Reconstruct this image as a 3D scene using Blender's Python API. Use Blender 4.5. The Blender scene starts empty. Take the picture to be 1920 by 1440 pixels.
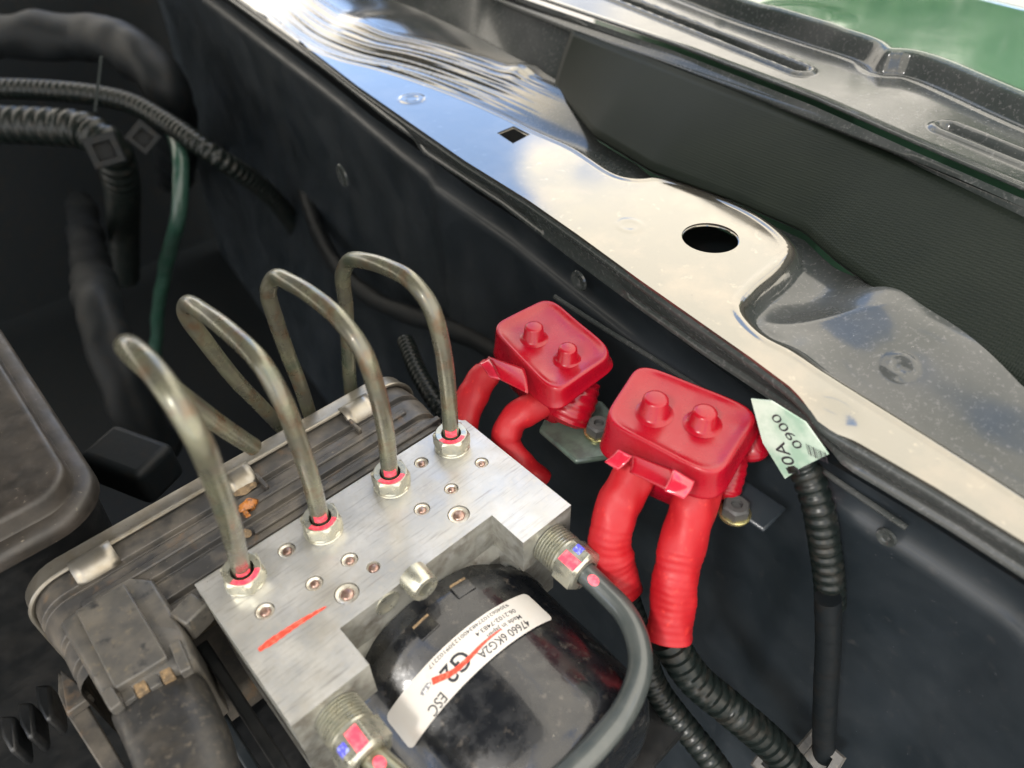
import bpy, math, random
import numpy as np
from mathutils import Vector, Matrix
random.seed(7); rng = np.random.RandomState(7)
R_ = math.radians
sc = bpy.context.scene
MM = 0.001
# ------------------------------------------------------------------ camera, sky, sun
CR = np.array([[0.73649484, -0.67612599, -0.02071228],
               [-0.4697788, -0.48921298, -0.73483232],
               [0.48670651, 0.5509304, -0.67793249]])
CC = np.array([-9.25612991, -166.4052033, 203.88509986]); CF = 1375.688
cam = bpy.data.cameras.new('camera'); camo = bpy.data.objects.new('camera', cam)
sc.collection.objects.link(camo); sc.camera = camo
mw = np.eye(4); mw[:3, 0] = CR[0]; mw[:3, 1] = -CR[1]; mw[:3, 2] = -CR[2]; mw[:3, 3] = CC * MM
camo.matrix_world = Matrix(mw.tolist())
cam.sensor_width = 36; cam.lens = CF / 1920 * 36; cam.clip_start = 0.01; cam.clip_end = 500
cam.dof.use_dof = True; cam.dof.focus_distance = 0.285; cam.dof.aperture_fstop = 9.0
sc.render.resolution_x = 1024; sc.render.resolution_y = 768
sc.view_settings.view_transform = 'Standard'; sc.view_settings.look = 'None'
sc.view_settings.exposure = 1.0; sc.view_settings.gamma = 1
SUN_AZ, SUN_EL = 192.0, 44.0            # degrees from +X, above the horizon
w = bpy.data.worlds.new("World"); sc.world = w; w.use_nodes = True
nt = w.node_tree; nt.nodes.clear()
N = lambda t: nt.nodes.new(t)
out = N('ShaderNodeOutputWorld'); bg = N('ShaderNodeBackground'); bg.inputs[1].default_value = 0.15
sky = N('ShaderNodeTexSky'); sky.sky_type = 'NISHITA'; sky.sun_disc = False
sky.sun_elevation = R_(SUN_EL); sky.sun_rotation = R_(90 - SUN_AZ); sky.dust_density = 1.5
tc = N('ShaderNodeTexCoord'); mp = N('ShaderNodeMapping'); mp.inputs['Scale'].default_value = (1, 1, 2.0)
mp.inputs['Location'].default_value = (0.35, 0.1, 0.0)
nz = N('ShaderNodeTexNoise'); nz.inputs['Scale'].default_value = 1.7; nz.inputs['Detail'].default_value = 6; nz.inputs['Roughness'].default_value = .5
rp = N('ShaderNodeValToRGB'); rp.color_ramp.elements[0].position = .46; rp.color_ramp.elements[1].position = .515
mx = N('ShaderNodeMix'); mx.data_type = 'RGBA'; mx.inputs[7].default_value = (13.0, 12.0, 10.4, 1)
L = nt.links.new
L(tc.outputs['Generated'], mp.inputs[0]); L(mp.outputs[0], nz.inputs['Vector'])
dt = N('ShaderNodeVectorMath'); dt.operation = 'DOT_PRODUCT'; dt.inputs[1].default_value = (-.79 * 1.7, .615 * 1.7, .0)   # a gap of blue between two banks of cloud
ad = N('ShaderNodeMath'); ad.operation = 'ADD'
ab = N('ShaderNodeMath'); ab.operation = 'ABSOLUTE'; mi = N('ShaderNodeMath'); mi.operation = 'MINIMUM'; mi.inputs[1].default_value = .16; sb = N('ShaderNodeMath'); sb.operation = 'SUBTRACT'; sb.inputs[1].default_value = .09
L(tc.outputs['Generated'], dt.inputs[0]); L(dt.outputs['Value'], ab.inputs[0]); L(ab.outputs[0], mi.inputs[0]); L(mi.outputs[0], sb.inputs[0]); L(sb.outputs[0], ad.inputs[0]); L(nz.outputs[0], ad.inputs[1]); L(ad.outputs[0], rp.inputs[0])
hz = N('ShaderNodeMix'); hz.data_type = 'RGBA'; hz.inputs[0].default_value = .5; hz.inputs[7].default_value = (5.2, 8.0, 14.0, 1)   # bright summer haze in the blue
L(sky.outputs[0], hz.inputs[6]); L(rp.outputs[0], mx.inputs[0]); L(hz.outputs[2], mx.inputs[6]); L(mx.outputs[2], bg.inputs[0]); L(bg.outputs[0], out.inputs[0])
sl = bpy.data.lights.new('sun', 'SUN'); sl.energy = 1.5; sl.angle = R_(8); sl.color = (1, .96, .91)
slo = bpy.data.objects.new('sun', sl); sc.collection.objects.link(slo)
sd = Vector((math.cos(R_(SUN_EL)) * math.cos(R_(SUN_AZ)), math.cos(R_(SUN_EL)) * math.sin(R_(SUN_AZ)), math.sin(R_(SUN_EL))))
slo.rotation_euler = sd.to_track_quat('Z', 'Y').to_euler()

# ------------------------------------------------------------------ helpers (all lengths in millimetres)
def P(px, py, z=None, x=None, y=None):
    """point of the plane z=, x= or y= seen at that spot of the photograph"""
    d = CR.T @ np.array([(px - 960) / CF, (py - 720) / CF, 1])
    t = (z - CC[2]) / d[2] if z is not None else (x - CC[0]) / d[0] if x is not None else (y - CC[1]) / d[1]
    return CC + d * t
def link(o): sc.collection.objects.link(o)
BASE = {}
def thing(name, label, cat, loc, group=None, kind=None):
    o = bpy.data.objects.new(name, None); link(o); o.empty_display_size = .005
    o.location = Vector([c * MM for c in loc]); BASE[o.name] = np.array(loc, float)
    o['label'] = label; o['category'] = cat
    if group: o['group'] = group
    if kind: o['kind'] = kind
    return o
def obj(name, V, F, m, parent=None, smooth=True, bevel=0, seg=2, subs=0, label=None, kind=None, angle=35, solid=0, mats=None, fm=None):
    b = np.zeros(3)
    if parent is not None: b = BASE[parent.name]
    me = bpy.data.meshes.new(name)
    me.from_pydata([tuple((np.array(v, float) - b) * MM) for v in V], [], [tuple(f) for f in F])
    for mm in (mats or [m]): me.materials.append(mm)
    if fm is not None: me.polygons.foreach_set('material_index', fm)
    me.update()
    o = bpy.data.objects.new(name, me); link(o)
    if parent is not None: o.parent = parent; BASE[o.name] = b
    else: BASE[o.name] = b
    if smooth:
        me.polygons.foreach_set('use_smooth', [True] * len(me.polygons))
        if angle < 180: me.set_sharp_from_angle(angle=R_(angle))
    if solid:
        s = o.modifiers.new('s', 'SOLIDIFY'); s.thickness = solid * MM; s.offset = -1
    if bevel:
        bv = o.modifiers.new('b', 'BEVEL'); bv.width = bevel * MM; bv.segments = seg; bv.limit_method = 'ANGLE'; bv.angle_limit = R_(35)
        bv.harden_normals = False
        me.polygons.foreach_set('use_smooth', [True] * len(me.polygons)); 
    if subs:
        s = o.modifiers.new('u', 'SUBSURF'); s.levels = subs; s.render_levels = subs
    if label: o['label'] = label
    if kind: o['kind'] = kind
    return o
def unit(v): v = np.array(v, float); return v / (np.linalg.norm(v) + 1e-12)
def frame(d, up=(0, 0, 1)):
    d = unit(d); u = np.cross(up, d)
    if np.linalg.norm(u) < 1e-3: u = np.cross((1, 0, 0), d)
    u = unit(u); return u, unit(np.cross(d, u)), d
def crv(pts, n):
    """Catmull-Rom curve through the points, n samples evenly spaced"""
    p = np.array(pts, float)
    if len(p) == 2: return p[0] + (p[1] - p[0]) * np.linspace(0, 1, n)[:, None]
    q = np.vstack([2 * p[0] - p[1], p, 2 * p[-1] - p[-2]]); o = []
    for i in range(1, len(q) - 2):
        a, b, c, d = q[i - 1:i + 3]
        ta = 0.; tb = np.linalg.norm(b - a) ** .5; tcc = tb + np.linalg.norm(c - b) ** .5; td = tcc + np.linalg.norm(d - c) ** .5
        for t in np.linspace(tb, tcc, 24, endpoint=False):
            A1 = (tb - t) / tb * a + t / tb * b; A2 = (tcc - t) / (tcc - tb) * b + (t - tb) / (tcc - tb) * c; A3 = (td - t) / (td - tcc) * c + (t - tcc) / (td - tcc) * d
            B1 = (tcc - t) / tcc * A1 + t / tcc * A2; B2 = (td - t) / (td - tb) * A2 + (t - tb) / (td - tb) * A3
            o.append((tcc - t) / (tcc - tb) * B1 + (t - tb) / (tcc - tb) * B2)
    o.append(p[-1]); o = np.array(o)
    s = np.r_[0, np.cumsum(np.linalg.norm(np.diff(o, axis=0), axis=1))]
    t = np.linspace(0, s[-1], n)
    return np.array([np.interp(t, s, o[:, k]) for k in range(o.shape[1])]).T
def lin(pts, n):
    p = np.array(pts, float); s = np.r_[0, np.cumsum(np.linalg.norm(np.diff(p, axis=0), axis=1))]; t = np.linspace(0, s[-1], n)
    return np.array([np.interp(t, s, p[:, k]) for k in range(p.shape[1])]).T
def tube(pts, r, n=60, seg=20, cap=True, rf=None, sq=None):
    c = crv(pts, n); T = np.gradient(c, axis=0); T /= np.linalg.norm(T, axis=1)[:, None]
    u, v, _ = frame(T[0]); V = []; F = []
    L_ = np.r_[0, np.cumsum(np.linalg.norm(np.diff(c, axis=0), axis=1))]
    for i in range(n):
        u = unit(u - T[i] * np.dot(u, T[i])); v = np.cross(T[i], u)
        rr = r if rf is None else rf(L_[i], L_[i] / L_[-1])
        for k in range(seg):
            a = 2 * math.pi * k / seg; q = 1.0 if sq is None else sq(a, L_[i])
            V.append(c[i] + (u * math.cos(a) + v * math.sin(a)) * rr * q)
    for i in range(n - 1):
        for k in range(seg):
            a, b = i * seg + k, i * seg + (k + 1) % seg; F.append((a, b, b + seg, a + seg))
    if cap: F.append(tuple(range(seg - 1, -1, -1))); F.append(tuple((n - 1) * seg + k for k in range(seg)))
    return V, F
def lathe(o, d, prof, seg=32, up=(0, 0, 1), six=None, a0=0.):
    """profile [(along, radius)] spun about the axis; six = set of profile indices that are hexagonal"""
    u, v, d = frame(d, up); o = np.array(o, float); V = []; F = []; n = len(prof)
    for i, (h, r) in enumerate(prof):
        for k in range(seg):
            a = 2 * math.pi * k / seg + a0; q = r
            if six and i in six:
                b = (a - a0) % (math.pi / 3) - math.pi / 6; q = r / math.cos(b) * 1.0
            V.append(o + d * h + (u * math.cos(a) + v * math.sin(a)) * q)
    for i in range(n - 1):
        for k in range(seg):
            a, b = i * seg + k, i * seg + (k + 1) % seg; F.append((a, b, b + seg, a + seg))
    if prof[0][1] > .01: F.append(tuple(range(seg - 1, -1, -1)))
    if prof[-1][1] > .01: F.append(tuple((n - 1) * seg + k for k in range(seg)))
    return V, F
def prism(pts, z0, z1):
    n = len(pts); V = [(p[0], p[1], z0) for p in pts] + [(p[0], p[1], z1) for p in pts]
    F = [tuple(range(n - 1, -1, -1)), tuple(range(n, 2 * n))] + [(i, (i + 1) % n, n + (i + 1) % n, n + i) for i in range(n)]
    return V, F
def box(x0, x1, y0, y1, z0, z1): return prism([(x0, y0), (x1, y0), (x1, y1), (x0, y1)], z0, z1)
def obox(o, ax, ay, az, sx, sy, sz):
    """box centred on o with given axes"""
    V = [np.array(o) + ax * a * sx / 2 + ay * b * sy / 2 + az * c * sz / 2 for c in (-1, 1) for a, b in ((-1, -1), (1, -1), (1, 1), (-1, 1))]
    return V, [(3, 2, 1, 0), (4, 5, 6, 7), (0, 1, 5, 4), (1, 2, 6, 5), (2, 3, 7, 6), (3, 0, 4, 7)]
def join(*vf):
    V = []; F = []
    for v, f in vf:
        n = len(V); V += list(v); F += [tuple(i + n for i in g) for g in f]
    return V, F
def loft(rows, close=False):
    V = []; F = []; m = len(rows[0])
    for r in rows: V += list(r)
    for i in range(len(rows) - 1):
        for k in range(m if close else m - 1):
            a, b = i * m + k, i * m + (k + 1) % m; F.append((a, b, b + m, a + m))
    return V, F
def rrect(x0, x1, y0, y1, r, n=6):
    o = []
    for cx, cy, a0 in ((x1 - r, y1 - r, 0), (x0 + r, y1 - r, 90), (x0 + r, y0 + r, 180), (x1 - r, y0 + r, 270)):
        for k in range(n + 1):
            a = R_(a0 + 90 * k / n); o.append((cx + r * math.cos(a), cy + r * math.sin(a)))
    return o
def disp(V, amp, size, seed=0):
    from mathutils import noise
    out_ = []
    for v in V:
        q = Vector(v) / size + Vector((seed * 7.3, seed * 3.1, 0)); out_.append(np.array(v) + np.array(noise.noise_vector(q)) * amp)
    return out_
def applied_boolean(o, cutters):
    for c in cutters:
        m = o.modifiers.new('c', 'BOOLEAN'); m.object = c; m.operation = 'DIFFERENCE'; m.solver = 'EXACT'
    dg = bpy.context.evaluated_depsgraph_get(); dg.update()
    me = bpy.data.meshes.new_from_object(o.evaluated_get(dg)); old = o.data
    o.modifiers.clear(); o.data = me; me.name = o.name
    me.polygons.foreach_set('use_smooth', [True] * len(me.polygons)); me.set_sharp_from_angle(angle=R_(35))
    for c in cutters: bpy.data.objects.remove(c)
def text_vf(body, size, fontw=0.0, spacing=1.0):
    cu = bpy.data.curves.new('t', 'FONT'); cu.body = body; cu.size = size; cu.resolution_u = 3; cu.offset = fontw; cu.space_character = spacing
    o = bpy.data.objects.new('t', cu); link(o); dg = bpy.context.evaluated_depsgraph_get(); dg.update()
    me = bpy.data.meshes.new_from_object(o.evaluated_get(dg))
    V = np.array([v.co[:] for v in me.vertices]); F = [tuple(p.vertices) for p in me.polygons]
    bpy.data.objects.remove(o); bpy.data.meshes.remove(me); return V, F

# ------------------------------------------------------------------ materials
def mat(name, col, rough=.5, metal=0., coat=0., mott=(), rv=None, bump=None, spec=.5, sss=0, rvs=8, into=None):
    if into is None: m = bpy.data.materials.new(name); m.use_nodes = True; t = m.node_tree; b = t.nodes['Principled BSDF']
    else: m = into; t = m.node_tree; b = t.nodes.new('ShaderNodeBsdfPrincipled')
    tc = t.nodes.new('ShaderNodeTexCoord'); co = tc.outputs['Object']
    def noise(size, det=5, ro=.6, stretch=None, off=0):
        n = t.nodes.new('ShaderNodeTexNoise'); n.inputs['Scale'].default_value = 1; n.inputs['Detail'].default_value = det; n.inputs['Roughness'].default_value = ro
        mp = t.nodes.new('ShaderNodeMapping'); s = 1000. / size
        st = stretch or (1, 1, 1); mp.inputs['Scale'].default_value = (s * st[0], s * st[1], s * st[2]); mp.inputs['Location'].default_value = (off, off * .7, off * .3)
        t.links.new(co, mp.inputs[0]); t.links.new(mp.outputs[0], n.inputs['Vector']); return n.outputs[0]
    cur = None
    for k, q in enumerate(mott):
        c2, size, lo, hi = q[:4]; st = q[4] if len(q) > 4 else None
        r = t.nodes.new('ShaderNodeMapRange'); r.inputs[1].default_value = lo; r.inputs[2].default_value = hi; r.clamp = True
        t.links.new(noise(size, stretch=st, off=k * 3.7 + 1), r.inputs[0])
        x = t.nodes.new('ShaderNodeMix'); x.data_type = 'RGBA'; x.inputs[7].default_value = (*c2, 1)
        if cur is None: x.inputs[6].default_value = (*col, 1)
        else: t.links.new(cur, x.inputs[6])
        t.links.new(r.outputs[0], x.inputs[0]); cur = x.outputs[2]
    if cur is None: b.inputs['Base Color'].default_value = (*col, 1)
    else: t.links.new(cur, b.inputs['Base Color'])
    b.inputs['Roughness'].default_value = rough; b.inputs['Metallic'].default_value = metal
    b.inputs['Coat Weight'].default_value = coat; b.inputs['Coat Roughness'].default_value = .06
    b.inputs['Specular IOR Level'].default_value = spec
    if sss: b.inputs['Subsurface Weight'].default_value = sss; b.inputs['Subsurface Scale'].default_value = .002; b.inputs['Subsurface Radius'].default_value = (1, .2, .1)
    if rv:
        r = t.nodes.new('ShaderNodeMapRange'); r.inputs[1].default_value = .35; r.inputs[2].default_value = .65; r.inputs[3].default_value = rv[0]; r.inputs[4].default_value = rv[1]
        t.links.new(noise(rvs, off=9), r.inputs[0]); t.links.new(r.outputs[0], b.inputs['Roughness'])
    if bump:
        bp = t.nodes.new('ShaderNodeBump'); bp.inputs['Strength'].default_value = bump[2] if len(bump) > 2 else .6; bp.inputs['Distance'].default_value = bump[1] * MM
        t.links.new(noise(bump[0], off=5), bp.inputs['Height']); t.links.new(bp.outputs[0], b.inputs['Normal'])
    if into is not None: return b
    return m
def blend(name, k1, k2):
    """material k1 turning into k2 where the mesh attribute 'cover' is 1"""
    m = mat(name, *k1[0], **k1[1]); t = m.node_tree; b1 = t.nodes['Principled BSDF']; b2 = mat(name, *k2[0], into=m, **k2[1])
    a = t.nodes.new('ShaderNodeAttribute'); a.attribute_name = 'cover'; x = t.nodes.new('ShaderNodeMixShader')
    t.links.new(a.outputs['Fac'], x.inputs[0]); t.links.new(b1.outputs[0], x.inputs[1]); t.links.new(b2.outputs[0], x.inputs[2])
    t.links.new(x.outputs[0], t.nodes['Material Output'].inputs[0]); return m
def cover(o, vals):
    a = o.data.attributes.new('cover', 'FLOAT', 'POINT'); a.data.foreach_set('value', np.asarray(vals, dtype=np.float32))
M = {}
M['alu'] = mat('brushed_aluminium', (.42, .42, .405), .32, .6, mott=[((.53, .52, .49), 24, .4, .6), ((.33, .345, .37), 12, .5, .85), ((.40, .36, .29), 18, .55, .85), ((.46, .44, .40), 1.8, .5, .75), ((.12, .10, .08), .9, .70, .735), ((.29, .28, .265), 1.0, .55, .75, (.08, 1, 1))], rv=(.30, .46), rvs=12, bump=(1.2, .03, .4))
M['alu_side'] = mat('aluminium_side', (.42, .42, .38), .45, .7, mott=[((.22, .20, .17), 8, .45, .7), ((.5, .5, .47), 5, .5, .7)], rv=(.3, .55))
M['zinc'] = mat('zinc_plated_steel', (.40, .40, .34), .32, .8, mott=[((.50, .48, .38), 4, .45, .65), ((.35, .36, .3), 3, .55, .75)], rv=(.2, .45), rvs=3)
M['olive'] = mat('olive_coated_steel_pipe', (.105, .102, .078), .32, .5, coat=.35, mott=[((.15, .15, .10), 11, .4, .6), ((.12, .078, .045), 7, .52, .72), ((.22, .2, .14), .9, .68, .75), ((.06, .085, .058), 16, .55, .75)], rv=(.22, .4), bump=(1.5, .04, .4))
M['greypipe'] = mat('grey_coated_pipe', (.035, .043, .043), .35, .1, coat=.4, mott=[((.05, .057, .055), 10, .4, .6)], rv=(.28, .42))
M['red'] = mat('red_plastic', (.25, .002, .009), .33, 0, spec=.4, mott=[((.24, .002, .011), 12, .4, .65), ((.36, .015, .025), 1.5, .7, .78)], rv=(.2, .36), sss=0, bump=(6, .12, .3))
M['redsleeve'] = mat('red_rubber_sleeve', (.31, .005, .009), .5, 0, spec=.35, mott=[((.30, .006, .011), 9, .4, .65), ((.46, .025, .02), 3, .6, .75), ((.3, .01, .015), 2, .70, .76)], rv=(.42, .6), bump=(4, .25, .5))
M['tape'] = mat('glossy_red_tape', (.38, .012, .03), .16, 0, coat=.5, mott=[((.50, .05, .08), 5, .45, .7)])
M['mark'] = mat('red_paint_mark', (.78, .05, .09), .45, mott=[((.85, .18, .2), 1.5, .45, .7)])
M['line'] = mat('red_marker_ink', (.68, .06, .035), .4, .1, mott=[((.75, .18, .12), 1.5, .5, .7)])
M['blue'] = mat('blue_paint_mark', (.07, .07, .55), .45, mott=[((.3, .35, .6), .8, .5, .62)])
M['plug'] = mat('recessed_plug_rim', (.60, .57, .49), .4, .7, mott=[((.32, .28, .22), 1.5, .5, .7)])
M['ball'] = mat('bronze_ball', (.26, .16, .13), .3, .75, mott=[((.36, .27, .23), 1.2, .45, .65)])
M['dark'] = mat('dark_steel', (.035, .035, .035), .6)  # even dark grey for the socket insert and the bracket bolts
M['motor'] = mat('black_painted_motor', (.006, .007, .009), .2, 0, coat=.35, spec=.4, mott=[((.018, .017, .016), 12, .5, .7), ((.08, .07, .06), 4, .60, .8), ((.16, .15, .13), .8, .68, .74)], rv=(.12, .42), rvs=6, bump=(2.0, .1, .5))
M['plastic'] = mat('dusty_black_plastic', (.035, .034, .033), .5, 0, mott=[((.12, .105, .085), 16, .42, .7), ((.16, .10, .055), 9, .58, .8), ((.2, .18, .15), 1.2, .66, .74)], rv=(.4, .65), bump=(2, .1, .5))
M['conn'] = mat('dusty_grey_connector', (.062, .060, .056), .45, 0, mott=[((.105, .095, .08), 10, .4, .65), ((.13, .11, .08), 3, .58, .75), ((.03, .03, .03), 5, .58, .7)], rv=(.35, .55), bump=(1.8, .1, .5))
M['boot'] = mat('dark_rubber_boot', (.022, .022, .022), .36, 0, mott=[((.05, .044, .036), 10, .45, .75), ((.10, .085, .065), 2.2, .56, .78), ((.16, .15, .13), .8, .68, .75)], rv=(.28, .5), rvs=5, bump=(2.5, .2, .4))
M['shade'] = mat('shade_darkened_black', (.0045, .0065, .008), .55, spec=.2, mott=[((.010, .009, .008), 7, .5, .75)], bump=(5, .3, .4))  # colour darkened to stand for deep bay shade, bluish for the haze
M['mud'] = mat('dried_mud', (.19, .13, .07), .75, mott=[((.10, .07, .04), 2.5, .45, .6), ((.3, .2, .1), 1.5, .55, .65)], bump=(1.2, .4, .8))
M['orange'] = mat('wet_orange_dirt', (.36, .13, .025), .22, mott=[((.08, .035, .012), 2.5, .5, .62)], bump=(2, .5, .8))
M['rim'] = mat('dull_steel_rim', (.30, .28, .24), .38, .85, mott=[((.26, .23, .18), 9, .45, .65), ((.36, .34, .30), 6, .5, .8), ((.14, .11, .08), 2.0, .66, .75)], rv=(.34, .46), bump=(3, .06, .4))
PAINT = (((.150, .145, .125), .10, .8), dict(coat=1, mott=[((.21, .185, .15), 30, .45, .75), ((.05, .05, .045), 1.0, .70, .74), ((.30, .27, .22), 5, .62, .82)], rv=(.06, .17), rvs=18, bump=(26, .14, .3)))  # cream sky reflection worked into the warm metallic base; mottles are dust
BANK = (((.026, .031, .030), .25), dict(coat=.22, spec=.3, mott=[((.060, .062, .062), 60, .40, .75), ((.11, .11, .11), 1.6, .55, .8), ((.22, .22, .21), .9, .70, .73)], rv=(.12, .22), rvs=30, bump=(6, .06, .3)))  # same body paint, coloured darker where it mirrors dark surroundings; flecks are dust
GREEN = (((.045, .12, .068), .12, .1), dict(coat=.5, mott=[((.075, .16, .10), 260, .3, .7), ((.2, .22, .2), 1.2, .70, .74)], rv=(.08, .16), rvs=40, bump=(14, .2, .35)))
M['paint'] = mat('body_paint_cream_reflection', *PAINT[0], **PAINT[1]); M['bank'] = mat('dusty_dark_body_paint', *BANK[0], **BANK[1]); M['green'] = mat('green_body_paint', *GREEN[0], **GREEN[1])
M['ledgemix'] = blend('body_paint_ledge', PAINT, BANK); M['topmix'] = blend('body_paint_flange', BANK, GREEN)
M['wall'] = mat('haze_tinted_black_panel', (.0085, .0125, .016), .38, 0, coat=.12, spec=.4, mott=[((.017, .022, .027), 60, .4, .65), ((.15, .15, .16), 1.1, .70, .74), ((.03, .032, .034), 7, .62, .8)], rv=(.35, .55), rvs=30)  # blue in the base stands for bluish haze; pale specks are dust
M['black'] = mat('black_plastic', (.006, .007, .008), .4, mott=[((.014, .014, .014), 12, .45, .7)], rv=(.3, .5))
M['conduit'] = mat('black_corrugated_conduit', (.005, .008, .0075), .34, spec=.3, mott=[((.022, .02, .017), 6, .5, .75)])
M['brown'] = mat('brown_dusty_lid', (.017, .015, .013), .55, mott=[((.045, .038, .031), 24, .4, .65), ((.045, .038, .033), 14, .5, .7), ((.16, .14, .11), 2, .66, .76)], rv=(.4, .6), bump=(2, .08, .5))
M['white'] = mat('white_label_paper', (.50, .48, .45), .38, mott=[((.50, .45, .40), 6, .55, .8), ((.2, .17, .14), .8, .74, .78)])
M['ink'] = mat('black_print', (.02, .02, .025), .5)
M['palegreen'] = mat('pale_green_sticker', (.24, .36, .28), .35, mott=[((.44, .52, .45), 14, .4, .62)])
M['greenhose'] = mat('green_hose', (.014, .045, .032), .3, mott=[((.03, .06, .05), 10, .45, .65)])
M['bracket'] = mat('grey_green_bracket', (.07, .10, .08), .35, .3, mott=[((.04, .05, .045), 8, .45, .65)])
M['gold'] = mat('yellow_zinc', (.55, .48, .22), .25, .9, mott=[((.3, .27, .18), 2, .5, .65)])
M['ground'] = mat('pale_concrete', (.32, .31, .29), .85, mott=[((.25, .24, .23), 900, .4, .65)])
# foam seal: fine woven dots
m = mat('woven_foam_seal', (.0034, .0062, .0040), .55, 0, spec=.15, mott=[((.0048, .0078, .005), 30, .4, .6)]); M['foam'] = m
t = m.node_tree; b = t.nodes['Principled BSDF']; vo = t.nodes.new('ShaderNodeTexVoronoi'); vo.inputs['Scale'].default_value = 1050; vo.inputs['Randomness'].default_value = .12
tcn = t.nodes.new('ShaderNodeTexCoord'); t.links.new(tcn.outputs['Object'], vo.inputs['Vector'])
bp = t.nodes.new('ShaderNodeBump'); bp.inputs['Distance'].default_value = .0003; bp.inputs['Strength'].default_value = .45; bp.invert = True
sx = t.nodes.new('ShaderNodeSeparateXYZ'); t.links.new(tcn.outputs['Object'], sx.inputs[0]); mr = t.nodes.new('ShaderNodeMapRange')
mr.inputs[1].default_value = .04; mr.inputs[2].default_value = -.12; mr.inputs[3].default_value = .04; mr.inputs[4].default_value = .9     # the weave is worn smooth towards the far end
t.links.new(sx.outputs['Y'], mr.inputs[0]); t.links.new(mr.outputs[0], bp.inputs['Strength'])
t.links.new(vo.outputs['Distance'], bp.inputs['Height']); t.links.new(bp.outputs[0], b.inputs['Normal'])

# ------------------------------------------------------------------ setting
def flat(name, x0, x1, y0, y1, z, m):
    o = obj(name, [(x0, y0, z), (x1, y0, z), (x1, y1, z), (x0, y1, z)], [(0, 1, 2, 3)], m, smooth=False); o['kind'] = 'structure'; return o
flat('ground', -60000, 60000, -60000, 60000, -700, M['ground'])

# ------------------------------------------------------------------ car body round the bay
car = thing('car_body', 'dark glossy car body round the engine bay, with bright fender ledge and green fender', 'car', (170, 0, 0))
ZL = 40.
def ext(W, k0=120, k1=120):
    a = W[0] + unit(W[0] - W[1]) * k0; b = W[-1] + unit(W[-1] - W[-2]) * k1
    return np.vstack([a, W, b])
def zed(px, z, k0=120, k1=120): return ext(np.array([P(a, b, z=z) for a, b in px]), k0, k1)
E1p = [(480, 22), (573, 90), (673, 167), (767, 233), (873, 307), (990, 380), (1080, 443), (1200, 531), (1406, 676), (1477, 729), (1519, 770), (1537, 796), (1605, 835), (1751, 920), (1920, 1025)]
E2p = [(455, -10), (510, 45), (573, 88), (640, 115), (707, 132), (773, 153), (873, 190), (940, 220), (1007, 253), (1072, 282), (1158, 335), (1195, 341), (1230, 339), (1307, 359), (1370, 386), (1412, 407), (1460, 442), (1479, 468), (1465, 494), (1410, 541), (1384, 575), (1389, 597), (1425, 635), (1485, 667), (1537, 702), (1612, 749), (1762, 843), (1886, 922), (1980, 985)]
E3p = [(560, -60), (780, 20), (900, 75), (1053, 160), (1125, 245), (1235, 310), (1383, 362), (1517, 420), (1575, 470), (1700, 560), (1920, 700)]
E1 = zed(E1p, ZL, 500); E2 = crv(zed(E2p, ZL, 500, 60), 400); E3 = zed(E3p, ZL + 4, 400)
def sdist(X, Y, line):
    """distance to a polyline in plan; positive on the +x side"""
    best = np.full(X.shape, 1e9); sg = np.ones(X.shape)
    for a, b in zip(line[:-1], line[1:]):
        dx, dy = b[0] - a[0], b[1] - a[1]; l2 = dx * dx + dy * dy + 1e-12
        t_ = np.clip(((X - a[0]) * dx + (Y - a[1]) * dy) / l2, 0, 1)
        ex, ey = X - (a[0] + t_ * dx), Y - (a[1] + t_ * dy); d = np.hypot(ex, ey); k = d < best - 1e-9
        best = np.where(k, d, best); sg = np.where(k, np.sign(-(ex * dy - ey * dx)), sg)
    return best * sg
ss = lambda t_: (lambda q: q * q * (3 - 2 * q))(np.clip(t_, 0, 1))
def blob(X, Y, c, r): return np.exp(-(((X - c[0]) / r) ** 2 + ((Y - c[1]) / r) ** 2))
NN, MMM = 900, 190
A = lin(E1, NN)[:, :2]; B = lin(E3, NN)[:, :2]
tt = np.linspace(0, 1, MMM)[None, :]
X = A[:, :1] + (B[:, :1] - A[:, :1]) * tt; Y = A[:, 1:] + (B[:, 1:] - A[:, 1:]) * tt
D = sdist(X, Y, E2)
if np.median(D[:, 3]) > 0: D = -D
Z = ZL - 5.0 * ss(D / 7.0) + .45 * np.exp(-((D + .8) / 1.2) ** 2)
Z += 9.0 * ss((D - 9) / 38.0)
# sealant ridges towards the far end
rip = ss((Y - 110) / 60) * ss((D - 1) / 5) * (1 - ss((D - 36) / 14)); rip = rip * (1 + .5 * np.sin(Y * .035))
Z += rip * (.28 * np.sin(D * 1.55 + 1.2 * np.sin(Y * .02)) + .22 * np.sin(D * 2.6 + Y * .03) + .5 * np.sin(D * .38 + Y * .015) + 1.2)
for (px, py, r, h) in ((1560, 560, 26, -5), (1690, 660, 30, 3.), (1640, 560, 14, 3.), (980, 150, 9, 3.2), (700, 60, 22, 3), (1800, 800, 34, -4), (1500, 640, 12, 2)):
    c = P(px, py, z=ZL); Z += h * blob(X, Y, c, r) * ss(D / 6)
def dimple(px, py, r, h):      # pressed spot-weld ring
    global Z
    c = P(px, py, z=ZL); q = np.hypot(X - c[0], Y - c[1]); Z += h * np.exp(-((q - r) / (.32 * r)) ** 2)
dimple(773, 190, 5.5, .55); dimple(1180, 428, 4.5, .12); dimple(1687, 686, 3.6, 1.0)
c = P(1545, 790, z=ZL); q = np.hypot(X - c[0], (Y - c[1])); Z -= 1.6 * np.exp(-(q / 9.0) ** 4)
V = np.stack([X, Y, Z], -1).reshape(-1, 3)
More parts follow.
